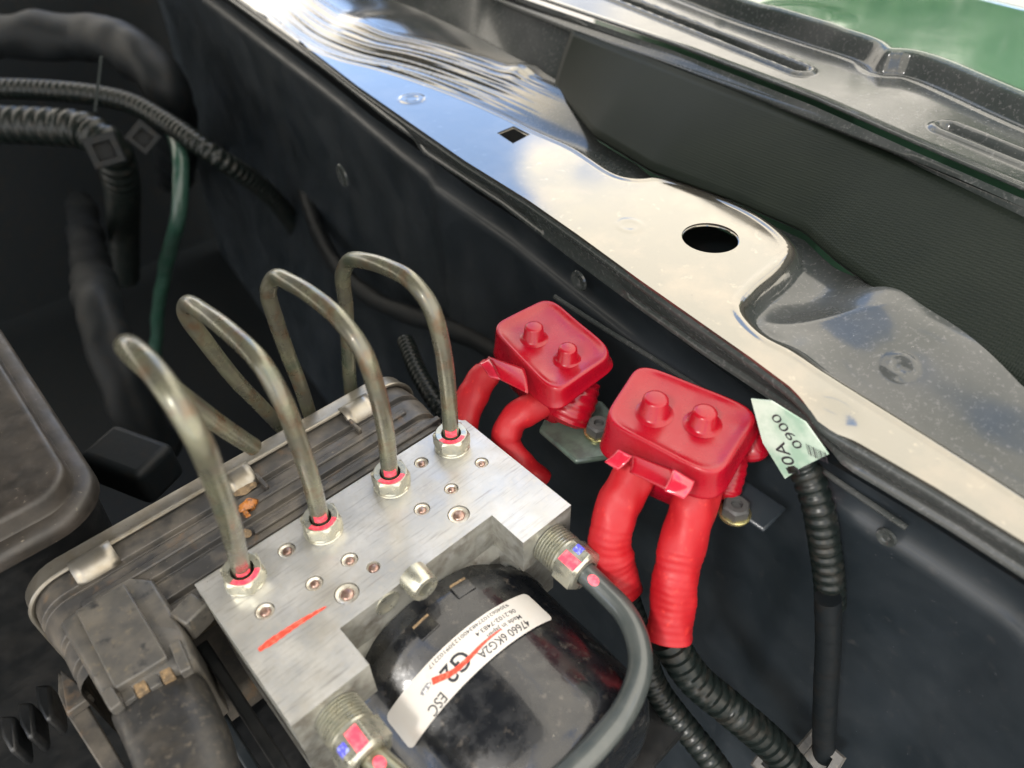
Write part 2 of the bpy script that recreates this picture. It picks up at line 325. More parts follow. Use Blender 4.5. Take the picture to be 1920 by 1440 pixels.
F = [(i * MMM + k, (i + 1) * MMM + k, (i + 1) * MMM + k + 1, i * MMM + k + 1) for i in range(NN - 1) for k in range(MMM - 1)]
ledge = obj('fender_ledge', V, F, M['ledgemix'], car, angle=180, solid=-1.4)
cover(ledge, (ss((D + .5) / 5) * (1 - .85 * ss((Y - 95) / 70) * (1 - ss((D - 40) / 25)))).reshape(-1))  # brighter paint version where the surface mirrors sky, darker version beyond
# square hole and round hole
def cutter(pts):
    if sum(a[0] * b[1] - b[0] * a[1] for a, b in zip(pts, [*pts[1:], pts[0]])) < 0: pts = pts[::-1]
    v, f = prism(pts, 25, 55); return obj('cut', v, f, M['black'], car, smooth=False)
sq = [P(*q, z=ZL)[:2] for q in ((932, 254), (963, 241), (994, 257), (962, 274))]
c0 = P(1331, 451, z=ZL); ex = (P(1383, 456, z=ZL) - P(1279, 446, z=ZL))[:2] / 2; ey = (P(1331, 422, z=ZL) - P(1331, 480, z=ZL))[:2] / 2
rr_ = (np.linalg.norm(ex) + np.linalg.norm(ey)) / 2
circ = [c0[:2] + rr_ * np.array([math.cos(a), math.sin(a)]) for a in np.linspace(0, 2 * math.pi, 48, endpoint=False)]
applied_boolean(ledge, [cutter(sq), cutter(circ)])
obj('dark_hole_backing', *loft([[(a[0] + 6, a[1], 22) for a in E1], [(a[0] + 5, a[1], 22) for a in lin(E3, len(E1))]]), M['shade'], car)  # added dark sheet so the ledge holes show no bright ground
# rolled rims of the holes
for pts, r, nm in ((circ, .45, 'hole_rim'), ([*sq], .35, 'hole_rim')):
    pp = [np.array([a[0], a[1], ZL + .15]) for a in pts]; pp.append(pp[0])
    if len(pts) < 10: pp = list(lin(pp, 60))
    obj(nm, *tube(pp, r, n=100, seg=8, cap=False), M['paint'], car)
# inner wall below the ledge
n = 260
e = lin(E1, n)
flange_p = [(560, 93), (727, 213), (760, 233), (793, 283), (940, 380), (1067, 477), (1200, 575), (1312, 655), (1420, 727), (1537, 807), (1640, 860), (1740, 920), (1920, 1073)]
f2 = lin(zed(flange_p, 27., 520), n); f2[:, 2] = 27
f2x = np.minimum(f2[:, 0], e[:, 0] + 4); f2[:, 0] = f2x
def row(base, dx, z): r = base.copy(); r[:, 0] += dx; r[:, 2] = z; return r
lip = [row(e, 0, ZL + .2), row(e, -.9, ZL - .4), row(e, -1.1, ZL - 2), row(f2, .3, 29), row(f2, -.8, 27.6), row(f2, -.9, 26.4), row(f2, .8, 25.6)]
obj('ledge_flange', *loft(lip), M['bank'], car, angle=60)
wl = [row(f2, 0.6, 25.8), row(f2, 3.5, 23), row(f2, 7, 14), row(f2, 8, 6), row(f2, 6, 3), row(f2, 4.5, 1), row(f2, 5, -3), row(f2, 7, -30), row(f2, 8, -80), row(f2, 3, -150), row(f2, -10, -235), row(f2, -20, -410)]
obj('inner_wall', *loft(wl), M['wall'], car, angle=60)
cs = [P(a, b, z=12) for a, b in ((1040, 556), (1130, 614), (1229, 675), (1330, 740), (1440, 812), (1560, 895), (1700, 990))]
obj('pressed_crease', *tube(cs, 1.1, n=80, seg=10), M['bank'], car)
for px, py, zz, rr0 in ((1083, 528, 18, 5), (1660, 1010, 5, 3.5), (1800, 1180, -20, 4), (640, 330, 0, 7)):
    c = P(px, py, z=zz); obj('spot_weld', *lathe((c[0] + .8, c[1], c[2]), (-1, .1, 0), [(0, rr0), (.8, rr0 * .9), (.7, rr0 * .6), (.2, rr0 * .4), (.2, .02)], 28), M['bank'], car)
# bulkhead and bay floor
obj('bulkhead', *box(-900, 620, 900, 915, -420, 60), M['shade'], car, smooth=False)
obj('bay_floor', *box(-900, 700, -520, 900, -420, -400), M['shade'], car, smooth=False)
# wall above the bank, foam seal on it, hanging edge, flange with pressed slots, step, outer fender
Tp = [(700, -110), (900, -15), (1077, 57), (1268, 129), (1431, 192), (1575, 249), (1671, 287), (1920, 407)]
ZT = 68.
Bm = lin(E3, n); Bm[:, 2] = ZL + 3.; T_ = lin(zed(Tp, ZT, 500), 600)[::-1]
T3 = np.c_[np.interp(Bm[:, 1] + 5, T_[:, 1], T_[:, 0]), Bm[:, 1] + 5, np.full(n, ZT)]
rows = [Bm + (T3 - Bm) * s for s in np.linspace(-.08, 1, 7)]
obj('upper_wall', *loft(rows), M['bank'], car)
s0 = np.array(P(1056, 120, z=55)); keep = [i for i in range(n) if Bm[i, 1] < 131]
fr = []
for s in np.linspace(-.04, 1.0, 12):
    q = (Bm + (T3 - Bm) * s)[keep]; q = q - np.array([2.6 + 1.2 * math.sin(math.pi * s), 0, 0]); fr.append(q)
obj('foam_seal', *loft(fr), M['foam'], car, solid=-2.0)
C1p = [(820, -65), (1000, 0), (1268, 92), (1527, 193), (1719, 279), (1920, 366)]
ZC = 75.
C1 = lin(zed(C1p, ZC), n)
rows = [row(T3, -2.5, ZT - .5), row(T3, -3.0, ZT + .8), row(T3, -2.0, ZT + 1.6), C1 - np.array([2, 0, 3.0]), C1 - np.array([.8, 0, .9])]
obj('hanging_flange', *loft(rows), M['bank'], car, angle=80)
Sp = [(900, -160), (1364, 29), (1500, 74), (1618, 113), (1648, 134), (1700, 139), (1920, 232)]
SL = zed(Sp, ZC); SLs = crv(SL, n)
FR = SL.copy(); FR = lin(SL, NN); 
G = lin(zed([(1200, -170), (1560, -40), (1790, 0), (1920, 33), (2100, 80)], ZC + 6, 200, 120), NN)[:, :2]
A = lin(C1, NN)[:, :2]; M2 = 230
tt = np.linspace(0, 1, M2)[None, :]; X = A[:, :1] + (G[:, :1] - A[:, :1]) * tt; Y = A[:, 1:] + (G[:, 1:] - A[:, 1:]) * tt
D = sdist(X, Y, SLs)
if np.median(D[:, 3]) > 0: D = -D
Z = ZC + 0 * X + 9 * ss((D + .0) / 5.0) - .9 * np.exp(-((D + 1.5) / 1.6) ** 2) + .5 * np.exp(-((D + 5) / 1.8) ** 2)
d0 = sdist(X, Y, crv(C1, n)); d0 = np.abs(d0); Z += 1.3 * np.exp(-(d0 / 1.6) ** 2) - 1.2 * ss(d0 / 10)
def seg_d(a, b):
    dx, dy = b[0] - a[0], b[1] - a[1]; t_ = np.clip(((X - a[0]) * dx + (Y - a[1]) * dy) / (dx * dx + dy * dy), 0, 1)
    return np.hypot(X - a[0] - t_ * dx, Y - a[1] - t_ * dy)
for (pa, pb, r) in (((1130, -15), (1500, 132), 4.6), ((1778, 242), (2050, 352), 4.6)):
    q = seg_d(P(*pa, z=ZC), P(*pb, z=ZC)); Z += 1.7 * np.exp(-((q - r - .8) / 1.3) ** 2) - 3.2 * (1 - ss((q - r + 2.2) / 2.6))
for px, py, r, h in ((1500, 30, 24, .8), (1340, -10, 8, 2)):
    c = P(px, py, z=ZC + 9); q = np.hypot(X - c[0], Y - c[1]); Z += h * (1 - ss((q - r * .6) / (r * .6))) * (D > 3)
V = np.stack([X, Y, Z], -1).reshape(-1, 3)
F = [(i * M2 + k, (i + 1) * M2 + k, (i + 1) * M2 + k + 1, i * M2 + k + 1) for i in range(NN - 1) for k in range(M2 - 1)]
ft = obj('fender_top_flange', V, F, M['topmix'], car, angle=180, solid=-1.2); cover(ft, ss((D - 3.5) / 5).reshape(-1))
g3 = np.c_[G, np.full(NN, ZC + 8)]
og = [row(g3, 0, ZC + 9 - 1.4), row(g3, 14, ZC + 7), row(g3, 40, ZC - 2), row(g3, 70, ZC - 25), row(g3, 90, ZC - 80), row(g3, 95, -400)]
obj('outer_fender', *loft(og), M['green'], car, angle=80)

# the open hood overhead: outer skin, inner skin with ribs, hinged at the far end
hy0, hz0, hy1, hz1 = 760, 160, -260, 900
hd = unit([0, hy1 - hy0, hz1 - hz0]); hn = np.array([0, hd[2], -hd[1]])
for k, (t0, t1) in enumerate(((0, 9),)):
    pts = [(-1250, 0), (-1150, 1150), (140, 1230), (235, 1150), (250, 0)]
    V = [np.array([a, hy0, hz0]) + hd * b + hn * h for h in (0, 14) for a, b in pts]; kk = len(pts)
    obj('open_hood', V, [tuple(range(kk - 1, -1, -1)), tuple(range(kk, 2 * kk))] + [(i, (i + 1) % kk, kk + (i + 1) % kk, kk + i) for i in range(kk)], M['bank'], car, smooth=False, bevel=4)
for a in (-900, -500, -100):
    o = np.array([a, hy0, hz0]) + hd * 560 - hn * 8; obj('hood_rib', *obox(o, np.array([1., 0, 0]), hd, hn, 60, 950, 16), M['bank'], car, smooth=False, bevel=5)
# trees standing beyond the car (seen only mirrored in the paint)
M['leaf'] = mat('leaf_green', (.06, .12, .035), .5, mott=[((.035, .075, .02), 400, .4, .6)]); M['bark'] = mat('bark', (.10, .08, .06), .8)
for i, (tx, ty, h, rad, lb_) in enumerate(((7200, -2600, 3500, 1500, 'broad green tree beyond the fender, nearest the front of the car'), (7600, 200, 3700, 1600, 'tall green tree beyond the middle of the fender'), (7800, 3000, 2400, 1500, 'lower green tree beyond the far end of the fender'))):
    tr = thing('tree', lb_, 'tree', (tx, ty, -700), group='trees beyond the car')
    V, F = lathe((tx, ty, -700), (0, 0, 1), [(0, 170), (500, 120), (1500, 90), (h, 40)], 12); obj('trunk', V, F, M['bark'], tr)
    nl = 5200; d_ = rng.normal(size=(nl, 3)); d_ /= np.linalg.norm(d_, axis=1)[:, None]; rr = rng.uniform(.45, 1, nl) ** .5
    bump_ = 1 + .22 * np.sin(d_[:, 0] * 5 + i) * np.sin(d_[:, 1] * 6) + .12 * np.sin(d_[:, 2] * 9)
    c_ = np.array([tx, ty, h - 700 - rad * .25]) + d_ * (rr * bump_)[:, None] * np.array([rad, rad * 1.1, rad * .82])
    a_0 = rng.normal(size=(nl, 3)); a_0 /= np.linalg.norm(a_0, axis=1)[:, None]; b_0 = np.cross(a_0, rng.normal(size=(nl, 3))); b_0 /= np.linalg.norm(b_0, axis=1)[:, None]
    sz = rng.uniform(70, 150, nl)[:, None]; V = np.stack([c_ - a_0 * sz, c_ - b_0 * sz * .5, c_ + a_0 * sz, c_ + b_0 * sz * .5], 1).reshape(-1, 3)
    cr = obj('crown', V, [(4 * k, 4 * k + 1, 4 * k + 2, 4 * k + 3) for k in range(nl)], M['leaf'], tr, smooth=False)

# ------------------------------------------------------------------ brake modulator
W_, D_, d_, a_, b_ = 110., 60.6, 44.9, 25.7, 22.8
mod = thing('brake_modulator', 'silver aluminium brake modulator block with black motor, white printed label and dirty control unit', 'car part', (55, -30, -100))
out2 = [(0, 0), (0, -D_), (a_, -D_), (a_, -d_), (W_ - b_, -d_), (W_ - b_, -D_), (W_, -D_), (W_, 0)]
body = obj('valve_block', *prism(out2[::1], -17, 0), None, mod, smooth=False, mats=[M['alu'], M['alu_side']], fm=[1, 0] + [1] * 8)
holes = [(537, 1031, 3.0, 1.7), (655, 1049, 2.9, 1.6), (700, 1063, 2.3, 1.9), (589, 1093, 2.9, 1.6), (650, 1112, 4.0, 2.3), (496, 1145, 3.1, 1.8),
         (790, 867, 2.7, 1.5), (903, 867, 2.6, 1.4), (846, 916, 2.6, 1.4), (791, 954, 2.9, 1.6), (860, 964, 3.9, 2.3)]
cut = []
for px, py, r, rb in holes:
    c = P(px, py, z=0); cut.append(obj('cut', *lathe((c[0], c[1], -1.4), (0, 0, 1), [(0, r), (4, r)], 28), M['alu'], mod, smooth=False))
applied_boolean(body, cut)
body.data.polygons.foreach_set('use_smooth', [False] * len(body.data.polygons))
bv = body.modifiers.new('b', 'BEVEL'); bv.width = .35 * MM; bv.segments = 2; bv.limit_method = 'ANGLE'; bv.angle_limit = R_(50)
# lower half of the block, chamfered arms
ins = 3.0
lo_ = [(0.4, 0), (0.4, -D_ + 7), (a_ - 4, -D_ + 7), (a_ - 1, -d_ - 2), (W_ - b_ + 1, -d_ - 2), (W_ - b_ + 4, -D_ + 7), (W_ - .4, -D_ + 7), (W_ - .4, 0)]
V1 = [(x, y, -17.01) for x, y in [(0.4, -.2), (0.4, -D_ + .2), (a_ - .3, -D_ + .2), (a_ - .3, -d_ + .2), (W_ - b_ + .3, -d_ + .2), (W_ - b_ + .3, -D_ + .2), (W_ - .4, -D_ + .2), (W_ - .4, -.2)]]
V2 = [(x, y, -23) for x, y in lo_]; V3 = [(x, y, -60) for x, y in lo_]
v, f = loft([V1, V2, V3], close=True); obj('block_base', v, f, M['alu_side'], mod, smooth=False)
for i, (px, py, r, rb) in enumerate(holes):
    c = P(px, py, z=0)
    V, F = lathe((c[0], c[1], 0), (0, 0, 1), [(-1.38, r - .02), (-.5, r - .35), (-.75, rb + .35), (-1.1, rb + .1)], 28)
    s = obj('port_plug', V, F, M['plug'], mod)
    prof = [(-1.25, rb), (-.85, rb * .93), (-.5, rb * .7), (-.35, rb * .35), (-.3, 0.02)]
    obj('ball', *lathe((c[0] + .1, c[1] + .1, 0), (0, 0, 1), prof, 24), M['ball'], s)
# red line drawn on the block
ln = [P(a, b, z=.14) for a, b in ((485, 1219), (520, 1195), (560, 1168), (612, 1137))]
cl = crv(ln, 30); nrm = unit(np.cross(cl[-1] - cl[0], (0, 0, 1))); V = []; 
for i, q in enumerate(cl):
    s = i / 29; wd = (1.15 * (1 - s) ** .5 + .12) * min(1, .5 + 3 * s) * (1 + .12 * math.sin(i * 2.1))
    V += [q - nrm * wd, q + nrm * wd]
obj('marker_line', V, [(2 * i, 2 * i + 1, 2 * i + 3, 2 * i + 2) for i in range(29)], M['line'], mod, smooth=False)
# cap screw and port on the notch face
c = P(787, 1092, y=-d_ - 4)
V, F = lathe((c[0], -d_, c[2]), (0, -1, 0), [(0, 5.0), (6.6, 5.0), (7.4, 4.5), (7.4, 2.7), (4.5, 2.5), (4.4, .02)], 36)
s = obj('cap_screw', V, F, M['zinc'], mod)
obj('hex_socket', *lathe((c[0], -d_ - 4.6, c[2]), (0, -1, 0), [(0, 2.5), (.3, 1.2), (.35, .02)], 6), M['dark'], s)
c = P(727, 1131, y=-d_ - .1)
V, F = lathe((c[0], -d_ + .05, c[2]), (0, -1, 0), [(0, 4.4), (.35, 4.4), (.35, 3.7), (.05, 3.2), (.1, .02)], 32)
obj('side_port', V, F, M['zinc'], mod)
# motor
MX, MZ, MR = 55.5, -56.5, 45.2
prof = [(0, MR - 2), (6, MR - 2), (6.6, MR + .4), (13, MR + .6), (13.6, MR), (45, MR - .2), (62, MR - 1.2), (68, MR - 3.5), (72, MR - 8), (74, MR - 14), (74.5, 12), (78, 11), (79, 8), (79, .02)]
V, F = lathe((MX, -d_ - .3, MZ), (0, -1, 0), prof, 96)
motor = obj('motor_housing', V, F, M['motor'], mod, angle=50)
MP = lambda th, y, r=MR: np.array([MX + r * math.sin(th), y, MZ + r * math.cos(th)])
def on_motor(px, py, r=MR + .3):
    """angle and y of the motor surface seen at that spot"""
    d = CR.T @ np.array([(px - 960) / CF, (py - 720) / CF, 1]); o = CC - np.array([MX, 0, MZ])
    a = d[0] ** 2 + d[2] ** 2; bb = 2 * (o[0] * d[0] + o[2] * d[2]); c_ = o[0] ** 2 + o[2] ** 2 - r * r
    t_ = (-bb - math.sqrt(max(bb * bb - 4 * a * c_, 0))) / (2 * a); p = o + d * t_
    return math.atan2(p[0], p[2]), p[1]
def patch(th0, th1, y0, y1, r, nu=24, rad=2.0):
    """rounded rectangle wrapped on the motor, as a grid of quads"""
    hu, hv = (th1 - th0) * r / 2, (y1 - y0) / 2; V = []; nv = 10
    for i in range(nu + 1):
        u = -hu + 2 * hu * (1 - math.cos(math.pi * i / nu)) / 2; e = max(0, abs(u) - (hu - rad)); lim = hv - rad + math.sqrt(max(rad * rad - e * e, 0))
        for k in range(nv + 1): V.append(MP((th0 + th1) / 2 + u / r, (y0 + y1) / 2 + lim * (2 * k / nv - 1), r))
    return V, [(i * (nv + 1) + k, i * (nv + 1) + k + 1, (i + 1) * (nv + 1) + k + 1, (i + 1) * (nv + 1) + k) for i in range(nu) for k in range(nv)]
pts = [on_motor(*q) for q in ((727, 1350), (774, 1405), (985, 1118), (1038, 1162), (800, 1241), (869, 1178), (853, 1305), (921, 1239))]
print('label pts', [(round(math.degrees(a)), round(b, 1)) for a, b in pts])
LY1 = np.mean([pts[i][1] for i in (0, 2, 4, 5)]); LY0 = np.mean([pts[i][1] for i in (1, 3, 6, 7)])
LT0 = (pts[0][0] + pts[1][0]) / 2; LT1 = (pts[2][0] + pts[3][0]) / 2
lab = obj('paper_label', *patch(LT0, LT1, LY0, LY1, MR + .95, 60), M['white'], mod)
LR = MR + 1.02
def motor_text(body, pa, pb, h, bold=0., m=None, nm='print'):
    """text read from photo spot pa towards pb, its feet on that line, letter height h mm"""
    V, F = text_vf(body, h / .70, bold)
    a0, y0 = on_motor(*pa); a1, y1 = on_motor(*pb); ln_ = math.hypot((a1 - a0) * LR, y1 - y0); s = ln_ / max(V[:, 0].max(), 1e-6)
    du = np.array([(a1 - a0) * LR, y1 - y0]) / ln_; up = np.array([du[1], -du[0]])
    if up[1] > 0: up = -up
    W = []
    for x, y, z in V:
        q = du * x * s + up * y
        W.append(MP(a0 + q[0] / LR, y0 + q[1], LR))
    return obj(nm, W, F, m or M['ink'], mod, smooth=False)
motor_text('47660 6KG2A', (985, 1164), (894, 1227), 2.9, .025)
motor_text('Made in Japan', (973, 1155), (912, 1193), 1.7, .005)
motor_text('06.2102-7483.4', (962, 1144), (890, 1190), 1.6, .005)
motor_text('9304062102748340012309102217', (949, 1134), (803, 1251), 1.35)
motor_text('G2', (866, 1216), (824, 1262), 6.2, .05)
motor_text('ESC', (829, 1296), (803, 1331), 3.4, .03)
# small oval emblem and red stroke on the label
V, F = [], []
a0, y0 = on_motor(800, 1292)
for k in range(24):
    a = 2 * math.pi * k / 24; V.append(MP(a0 + (2.9 * math.cos(a) * .8 + .6 * math.sin(a)) / LR, y0 + 1.0 * math.sin(a), LR))
obj('printed_emblem', V, [tuple(range(24))], mat('grey_print', (.16, .16, .17), .5, mott=[((.6, .6, .6), .8, .5, .55)]), mod, smooth=False)
st = crv([np.array(on_motor(*q)) * (LR, 1) for q in ((812, 1279), (850, 1262), (880, 1236), (905, 1210), (940, 1182))], 40); V = []
for i, q in enumerate(st):
    tdir = unit(st[min(i + 1, 39)] - st[max(i - 1, 0)]); nn_ = np.array([-tdir[1], tdir[0]]); wd = .95 * (1 - i / 39) ** .7 + .12
    for s in (-1, 1):
        g = q + nn_ * wd * s; V.append(MP(g[0] / LR, g[1], LR + .06))
obj('marker_stroke', V, [(2 * i, 2 * i + 1, 2 * i + 3, 2 * i + 2) for i in range(39)], M['line'], mod, smooth=False)
# pressed tabs of the motor rim
for q in ((800, 1178), (868, 1105)):
    th, y = on_motor(*q); ce = MP(th, y, MR + .6); az = unit(MP(th, 0, 1) - MP(th, 0, 0)); ay = np.array([0, 1., 0]); ax = np.cross(ay, az)
    tb = obj('motor_tab', *obox(ce, ax, ay, az, 7.5, 5, 1.0), M['motor'], mod, bevel=.25)
    obj('tab_slot', *obox(ce + ay * 2.9 + az * .1, ax, ay, az, 6.4, .9, .9), M['mud'], tb, bevel=.1)

# control unit housing behind the block
def prof_xz(x0, x1, z1, z0, r, y): return [(a, y, c) for a, c in rrect(x0, x1, z0, z1, r, 8)]
HX0, HX1 = P(32, 1125, z=-14)[0] + 1, P(765, 720, z=-12)[0] + 1
print('housing', HX0, HX1, P(200, 995, z=-7), P(690, 722, z=-7))
YR = 45.
zs = [(1.0, -9.5, 9), (5, -9, 10), (5.4, -12, 10), (8, -12, 10), (8.4, -9, 10), (16, -9, 10), (16.4, -11, 10), (18.5, -11, 10), (19, -8.5, 10), (30, -8.5, 12), (30.6, -10.5, 12), (32.5, -10.5, 12), (33, -8, 12), (39, -8, 13), (YR - 1, -8, 13)]
rows = [prof_xz(HX0 + (3 if y < 30 else 1), HX1 - (3 if y < 30 else 1), z, -85, r, y) for y, z, r in zs]
V, F = loft(rows, close=True); hs = obj('control_unit_housing', V, F, M['plastic'], mod, bevel=.3, angle=30)
rows = [prof_xz(HX0 + q, HX1 - q, -6.5 - q, -87 + q, 14, y) for y, q in ((YR - 4, .8), (YR - 4.2, 0), (YR + 2.4, 0), (YR + 3.6, .6), (YR + 4, 1.6))]
V, F = loft(rows, close=True); F.append(tuple(range(len(V) - len(rows[0]), len(V))))
rim = obj('steel_cover_rim', V, F, M['rim'], hs, angle=40)
# bead along the rim and folded clips
bd = [(p_[0], YR - 4.6, p_[2]) for p_ in prof_xz(HX0 - .1, HX1 + .1, -6.2, -87, 14, 0)]; bd.append(bd[0])
obj('rim_bead', *tube(bd, .8, n=200, seg=8, cap=False), M['rim'], hs)
def clip(pxa, pxb, x0=None, x1=None):
    a = P(*pxa, z=-6)[0] if x0 is None else x0; b = P(*pxb, z=-6)[0] if x1 is None else x1; rows = []
    for y, z in ((YR - 3.5, -5.5), (YR - 5, -5.3), (YR - 7.2, -5.2), (YR - 9.4, -6.0), (YR - 11.2, -7.4), (YR - 12.0, -8.6), (YR - 11.4, -8.7), (YR - 9.4, -7.3), (YR - 7, -6.5)):
        rows.append([(x, y, z) for x in np.linspace(a, b, 5)])
    obj('rim_clip', *loft(rows), M['rim'], hs, solid=.6, angle=60)
clip((128, 1064), (206, 1018)); clip((415, 895), (465, 872)); clip((645, 780), (697, 750))
for q in ((492, 905), (665, 800)):
    c = P(*q, z=-8); obj('locating_rib', *obox(c + np.array([0, 0, .6]), np.array([1., 0, 0]), np.array([0, 1., 0]), np.array([0, 0, 1.]), 1.3, 9, 2.4), M['plastic'], hs, bevel=.3)
# long raised strips on the housing top
for y, x0, x1, wd in ((12, 25, 108, 2.6), (24.5, -30, 100, 3.0)):
    V, F = box(x0, x1, y - wd / 2, y + wd / 2, -10, -7.4); obj('housing_rib', disp(V, .4, 30), F, M['plastic'], hs, bevel=.6)
# mud and orange lump
dirt = thing('dirt_lump', 'wet orange brown lump of dirt stuck on the black control unit beside the leftmost pipe', 'dirt', tuple(P(455, 950, z=-7)))
def lump(name, c, s, m, par, seed):
    V, F = lathe(c, (0, 0, 1), [(-s[2], .02), (-s[2] * .8, .55), (-s[2] * .3, .9), (0, 1), (s[2] * .4, .9), (s[2] * .75, .6), (s[2] * .95, .25), (s[2], .02)], 20)
    V = [np.array([c[0] + (v[0] - c[0]) * s[0], c[1] + (v[1] - c[1]) * s[1], v[2]]) for v in V]
    return obj(name, disp(V, .9, 2.2, seed), F, m, par, subs=2, angle=180)
c = P(466, 948, z=-7); lump('lump', c, (4.0, 2.6, 2.2), M['orange'], dirt, 3)
lump('crumb', c + np.array([-2.2, -3.2, .3]), (1.4, 2.0, 1.0), M['orange'], dirt, 5)
c = P(458, 915, z=-8); lump('mud_smear', c, (5, 3.4, .7), M['mud'], dirt, 8)
c2 = P(463, 1000, z=-8); lump('crumb', c2, (1.6, 2.2, 1.4), M['mud'], dirt, 9)

# ------------------------------------------------------------------ brake pipes with their nuts
def nut_parts(t_, o, d, s, a0, marks=True):
    o = np.array(o, float)
    col = lathe(o, d, [(0, 5.45 * s), (.4, 5.45 * s), (.7, 5.2 * s), (1.0, 5.2 * s)], 40)
    obj('washer', *col, M['zinc'], t_)
    V, F = lathe(o + unit(d) * .8, d, [(0, 5.3 * s), (.6, 5.35 * s), (1.0, 4.95 * s), (5.6, 4.95 * s), (6.4, 4.75 * s), (6.4, 3.0 * s), (3.5, 2.9 * s)], 48, up=(0, 1, 0), six={2, 3}, a0=a0)
    F = F[:-1]
    obj('nut', V, F, M['zinc'], t_, angle=28, bevel=.12)
PR = 2.95
TP = {1: [(432, 985), (405, 905), (370, 820), (320, 738), (275, 680), (238, 648)],
      2: [(583, 900), (560, 830), (530, 752), (490, 682), (430, 622), (385, 588), (352, 570)],
      3: [(723, 810), (707, 735), (680, 658), (640, 602), (590, 558), (545, 530), (516, 521)],
      4: [(840, 730), (828, 645), (806, 572), (770, 526), (730, 503), (690, 490), (655, 490)]}
TB = {1: [(245, 660), (300, 712), (360, 758), (420, 802), (475, 838)],
      2: [(350, 590), (385, 640), (440, 710), (490, 762), (540, 815)],
      3: [(503, 545), (517, 600), (540, 665), (562, 720), (585, 790)],
      4: [(643, 515), (648, 570), (652, 640), (655, 700), (660, 760)]}
for i in (1, 2, 3, 4):
    x = 14.4 + 28.5 * (i - 1); y = -6.6
    lab_ = {1: 'leftmost olive steel brake pipe, looping back from the near left nut on the silver block',
            2: 'second olive brake pipe from the left, its apex left of the taller third loop',
            3: 'third olive brake pipe from the left, bending over just left of the tallest rightmost one',
            4: 'rightmost olive brake pipe, squarest and highest bend, beside the red sleeves'}[i]
    t_ = thing('brake_pipe', lab_, 'pipe', (x, y, 0), group='olive steel brake pipes rising from the silver block')
    nt_ = [(458, 1078), (604, 984), (732, 900), (845, 828)][i - 1]
    o = P(nt_[0] + 3, nt_[1] + 8, z=0); x, y = o[0], o[1]
    up_ = [P(*q, x=x) for q in TP[i]]
    lean = unit(up_[0] - np.array([x, y, 4])) ; lean = unit(lean * .7 + np.array([0, 0, 1.]) * .9)
    nut_parts(t_, (x, y, 0), lean, 1.22, .35 + .0 * i)
    ya = up_[-1][1]
    # beyond the bend: down and away
    zend = up_[-1][2]
    bk = [P(*q, y=ya + 4 + 3 * k) for k, q in enumerate(TB[i])]
    path = [np.array([x, y, 2.5]) + lean * 0, np.array([x, y, 0]) + lean * 9] + up_ + bk
    V, F = tube(path, PR, n=220, seg=24); pipe = obj('pipe', V, F, M['olive'], t_)
    # red marks: a band patch on the pipe and an arc on the nut face
    ce = np.array([x, y, 0]) + lean * 9.6; u, v, d = frame(lean); vw = unit(CC - ce)
    th0 = math.atan2(np.dot(vw, v), np.dot(vw, u)); V = []
    for a in np.linspace(th0 - .75, th0 + .75, 10):
        for h in (-1.7, 1.7 - .3 * math.cos(a * 3)): V.append(ce + d * h + (u * math.cos(a) + v * math.sin(a)) * (PR + .12))
    obj('paint_dab', V, [(2 * k, 2 * k + 1, 2 * k + 3, 2 * k + 2) for k in range(9)], M['mark'], pipe)
    ce = np.array([x, y, 0]) + unit(lean) * 7.28; V = []
    for k, a in enumerate(np.linspace(th0 - 1.0, th0 + 1.15, 22)):
        wv = .12 * math.sin(k * 1.7)
        for r in (3.9 + wv * .3, 5.5 + wv): V.append(ce + (u * math.cos(a) + v * math.sin(a)) * r)
    obj('paint_arc', V, [(2 * k, 2 * k + 1, 2 * k + 3, 2 * k + 2) for k in range(21)], M['mark'], t_)

